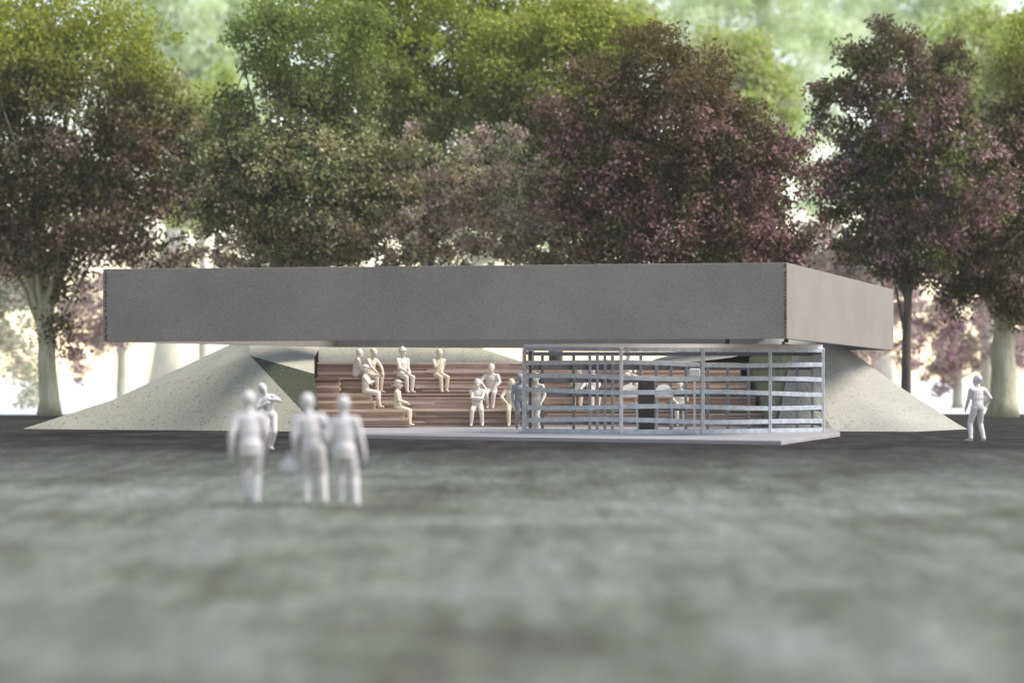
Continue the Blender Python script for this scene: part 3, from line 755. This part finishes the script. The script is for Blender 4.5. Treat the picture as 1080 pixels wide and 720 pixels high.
# near row
tree('broadleaf_tree', 'large dark brown-green tree with a pale forked trunk at the left edge', 52, 119,
     [(75, 110, 130, 125), (-20, 150, 110, 140), (130, 180, 72, 95), (175, 150, 45, 90), (165, 250, 35, 50), (60, 240, 115, 50), (70, 310, 20, 60), (20, 260, 60, 35), (-20, 40, 120, 60)], L_brown, M_barkp, .42, .6, 120000, .155, (-.2, 0), 11, .95, trunk_top=310)
tree('broadleaf_tree', 'green-brown tree behind the left half of the roof', 292, 112,
     [(300, 140, 70, 75), (330, 200, 125, 80), (245, 175, 56, 75), (340, 60, 80, 70), (270, 30, 40, 40), (300, 235, 40, 16)], L_dgreen, M_bark, .3, .2, 70000, .15, (0, 0), 12, .82)
tree('broadleaf_tree', 'tall light green tree in the middle behind the roof', 452, 122,
     [(450, 60, 120, 100), (470, 150, 130, 90), (380, 20, 90, 60), (460, 205, 110, 35), (540, 20, 70, 60)], L_green, M_bark, .34, .2, 85000, .16, (0, 0), 13, .86)
tree('broadleaf_tree', 'green tree with yellow-green top between the middle tree and the purple tree', 586, 117,
     [(590, 80, 90, 85), (600, 175, 85, 80), (540, 130, 60, 80), (630, 40, 60, 40)], L_green, M_bark, .3, .2, 65000, .155, (0, 0), 14, .84)
tree('purple_leaved_tree', 'dense dark purple-brown tree behind the right half of the roof', 722, 108,
     [(715, 150, 95, 98), (775, 190, 72, 80), (650, 210, 75, 80), (690, 60, 48, 40), (822, 240, 48, 55), (840, 170, 22, 30), (620, 110, 60, 60), (740, 250, 110, 45)], L_purple, M_bark, .34, .2, 88000, .145, (0, 0), 15, .80)
tree('purple_leaved_tree', 'plum and green knobbly tree with a thin dark trunk right of the roof', 955, 111,
     [(950, 120, 68, 85), (900, 75, 26, 28), (940, 48, 30, 26), (870, 110, 15, 30), (985, 190, 90, 70), (905, 210, 55, 70), (1000, 80, 35, 40), (960, 270, 60, 28)], L_pine, M_bark, .2, .3, 66000, .145, (.1, 0), 16, .62, trunk_top=300)
tree('broadleaf_tree', 'big dark tree with a broad pale mossy trunk at the right edge', 1057, 116,
     [(1070, 190, 75, 95), (1120, 110, 70, 100), (1020, 230, 75, 60), (1050, 300, 60, 48), (1020, 290, 60, 25)], L_brown, M_barkp, .56, .2, 60000, .155, (.1, 0), 17, .80, trunk_top=320)
# second row: light blossom and pale leaves hanging low
g2 = 'blossom trees in the second row'
tree('blossom_tree', 'pink blossoming tree with drooping boughs left of the roof', 128, 148, [(110, 325, 60, 48), (150, 300, 55, 45), (95, 380, 25, 40)], L_pink, M_bark_pale, .25, .3, 12000, .17, (0, 0), 21, .6, g2)
tree('blossom_tree', 'pale green and pink tree hanging in from the left edge', -12, 140, [(10, 330, 42, 52), (-30, 280, 60, 60), (30, 400, 20, 40)], L_palegreen, M_bark_pale, .25, .3, 12000, .2, (0, 0), 22, .9, g2)
tree('blossom_tree', 'pale blossom tree seen just above the left part of the roof', 262, 118, [(270, 270, 80, 40), (215, 225, 36, 60), (330, 250, 70, 50), (375, 215, 50, 50)], L_mixp, M_bark_pale, .14, .3, 17000, .14, (0, 0), 23, .5, g2)
tree('blossom_tree', 'pink blossom tree seen just above the middle of the roof', 430, 112, [(420, 250, 80, 45), (500, 240, 70, 55), (455, 190, 55, 55), (390, 180, 40, 60)], L_mixp, M_barkp, .14, .3, 24000, .14, (0, 0), 24, .5, g2)
tree('blossom_tree', 'pale mottled tree just above the roof, left of the dark purple tree', 560, 110, [(560, 235, 50, 55), (600, 250, 60, 40), (530, 185, 40, 60)], L_mixp, M_barkp, .14, .3, 18000, .13, (0, 0), 25, .5, g2)
tree('blossom_tree', 'pink blossom tree low behind the standing figurine at the right', 1010, 146, [(985, 365, 55, 40), (1040, 345, 50, 50), (960, 320, 50, 30), (1000, 400, 28, 22), (1085, 380, 30, 40)], L_pink, M_bark_pale, .25, .3, 14000, .17, (0, 0), 26, .55, g2)
tree('blossom_tree', 'pink and pale tree over the right corner of the roof', 858, 152, [(860, 270, 50, 38), (915, 300, 40, 45), (905, 385, 25, 30)], L_pink, M_bark_pale, .25, .3, 12000, .2, (0, 0), 27, .85, g2)
tree('blossom_tree', 'yellow-green young tree between the left tree and its neighbour', 214, 165, [(218, 130, 45, 60), (190, 200, 40, 40)], L_lime, M_bark_pale, .25, .5, 9000, .24, (0, 0), 28, 1.0, g2)
tree('blossom_tree', 'lime green tree at the top right corner', 1040, 150, [(1050, 70, 75, 70), (1000, 120, 50, 40), (800, 110, 1, 1)], L_lime, M_bark_pale, .35, .6, 15000, .24, (0, 0), 29, 1.1, g2)
tree('blossom_tree', 'bright lime tree in the gap right of the purple tree', 800, 158, [(800, 110, 48, 50), (770, 60, 40, 30), (645, 30, 60, 40)], L_lime, M_bark_pale, .3, .5, 15000, .24, (0, 0), 30, 1.0, g2)
# far trees, haze painted into pale leaf and bark colours
g3 = 'haze-tinted trees far behind'
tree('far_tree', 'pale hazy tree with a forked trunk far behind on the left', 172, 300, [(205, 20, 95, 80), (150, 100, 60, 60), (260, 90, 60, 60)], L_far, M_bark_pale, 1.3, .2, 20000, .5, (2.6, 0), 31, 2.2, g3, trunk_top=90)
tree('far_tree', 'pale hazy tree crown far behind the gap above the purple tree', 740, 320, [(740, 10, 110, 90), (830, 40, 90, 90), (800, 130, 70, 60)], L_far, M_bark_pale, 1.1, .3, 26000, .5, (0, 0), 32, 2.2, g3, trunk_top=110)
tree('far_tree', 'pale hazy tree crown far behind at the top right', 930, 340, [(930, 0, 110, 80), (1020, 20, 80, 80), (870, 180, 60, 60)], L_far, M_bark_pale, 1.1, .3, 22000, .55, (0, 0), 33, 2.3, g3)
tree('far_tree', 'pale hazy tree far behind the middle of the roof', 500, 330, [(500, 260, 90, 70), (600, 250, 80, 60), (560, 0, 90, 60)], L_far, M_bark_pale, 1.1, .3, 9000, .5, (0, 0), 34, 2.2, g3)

# ------------------------------------------------------------------ haze
m = bpy.data.materials.new('haze'); m.use_nodes = True; nt = m.node_tree
for n_ in list(nt.nodes):
    if n_.type != 'OUTPUT_MATERIAL': nt.nodes.remove(n_)
pv = nt.nodes.new('ShaderNodeVolumePrincipled'); pv.inputs['Color'].default_value = (.97, .98, .94, 1); pv.inputs['Density'].default_value = .0002; pv.inputs['Anisotropy'].default_value = .2
nt.links.new(pv.outputs[0], nt.nodes['Material Output'].inputs['Volume'])
bm = bmesh.new(); box(bm, -570, 570, -90, 960, -1.8, 46)
tag(obj('haze', bm, m), 'thin pale haze filling the park', kind='stuff')

# ------------------------------------------------------------------ light
SUN = Vector((.82, -.11, 1.0)).normalized()
w = bpy.data.worlds.new('World'); sc.world = w; w.use_nodes = True; nt = w.node_tree
bg = nt.nodes['Background']; sky = nt.nodes.new('ShaderNodeTexSky'); sky.sky_type = 'NISHITA'; sky.sun_disc = False
el = math.asin(SUN.z); az = math.atan2(SUN.x, SUN.y)
sky.sun_elevation = el; sky.sun_rotation = az; sky.air_density = 1.0; sky.dust_density = 0.3; sky.ozone_density = 1.0
nt.links.new(mix(nt, 1.0, sky.outputs[0], (1, .825, .70), 'MULTIPLY'), bg.inputs[0]); bg.inputs[1].default_value = .15
l = bpy.data.lights.new('sun', 'SUN'); l.energy = 2.4; l.angle = R(30); l.color = (1, .965, .91)
lo = bpy.data.objects.new('sun', l); C.objects.link(lo); lo.rotation_euler = SUN.to_track_quat('Z', 'Y').to_euler()

# ------------------------------------------------------------------ camera
cam = bpy.data.cameras.new('camera'); co = bpy.data.objects.new('camera', cam); C.objects.link(co); sc.camera = co
co.location = (0, 0, HC); co.rotation_euler = (R(90), 0, 0)
cam.sensor_width = 36; cam.lens = 36 * F / 1080; cam.shift_y = (HR - 360) / 1080; cam.clip_end = 3000; cam.clip_start = .5
cam.dof.use_dof = True; cam.dof.focus_distance = 84; cam.dof.aperture_fstop = cam.lens / 1000 / .25
vs = sc.view_settings; vs.view_transform = 'Standard'; vs.look = 'None'; vs.gamma = 1; vs.use_curve_mapping = False; vs.exposure = 1.3
sc.cycles.use_denoising = True
sc.cycles.max_bounces = 8; sc.cycles.volume_bounces = 1; sc.cycles.transparent_max_bounces = 8
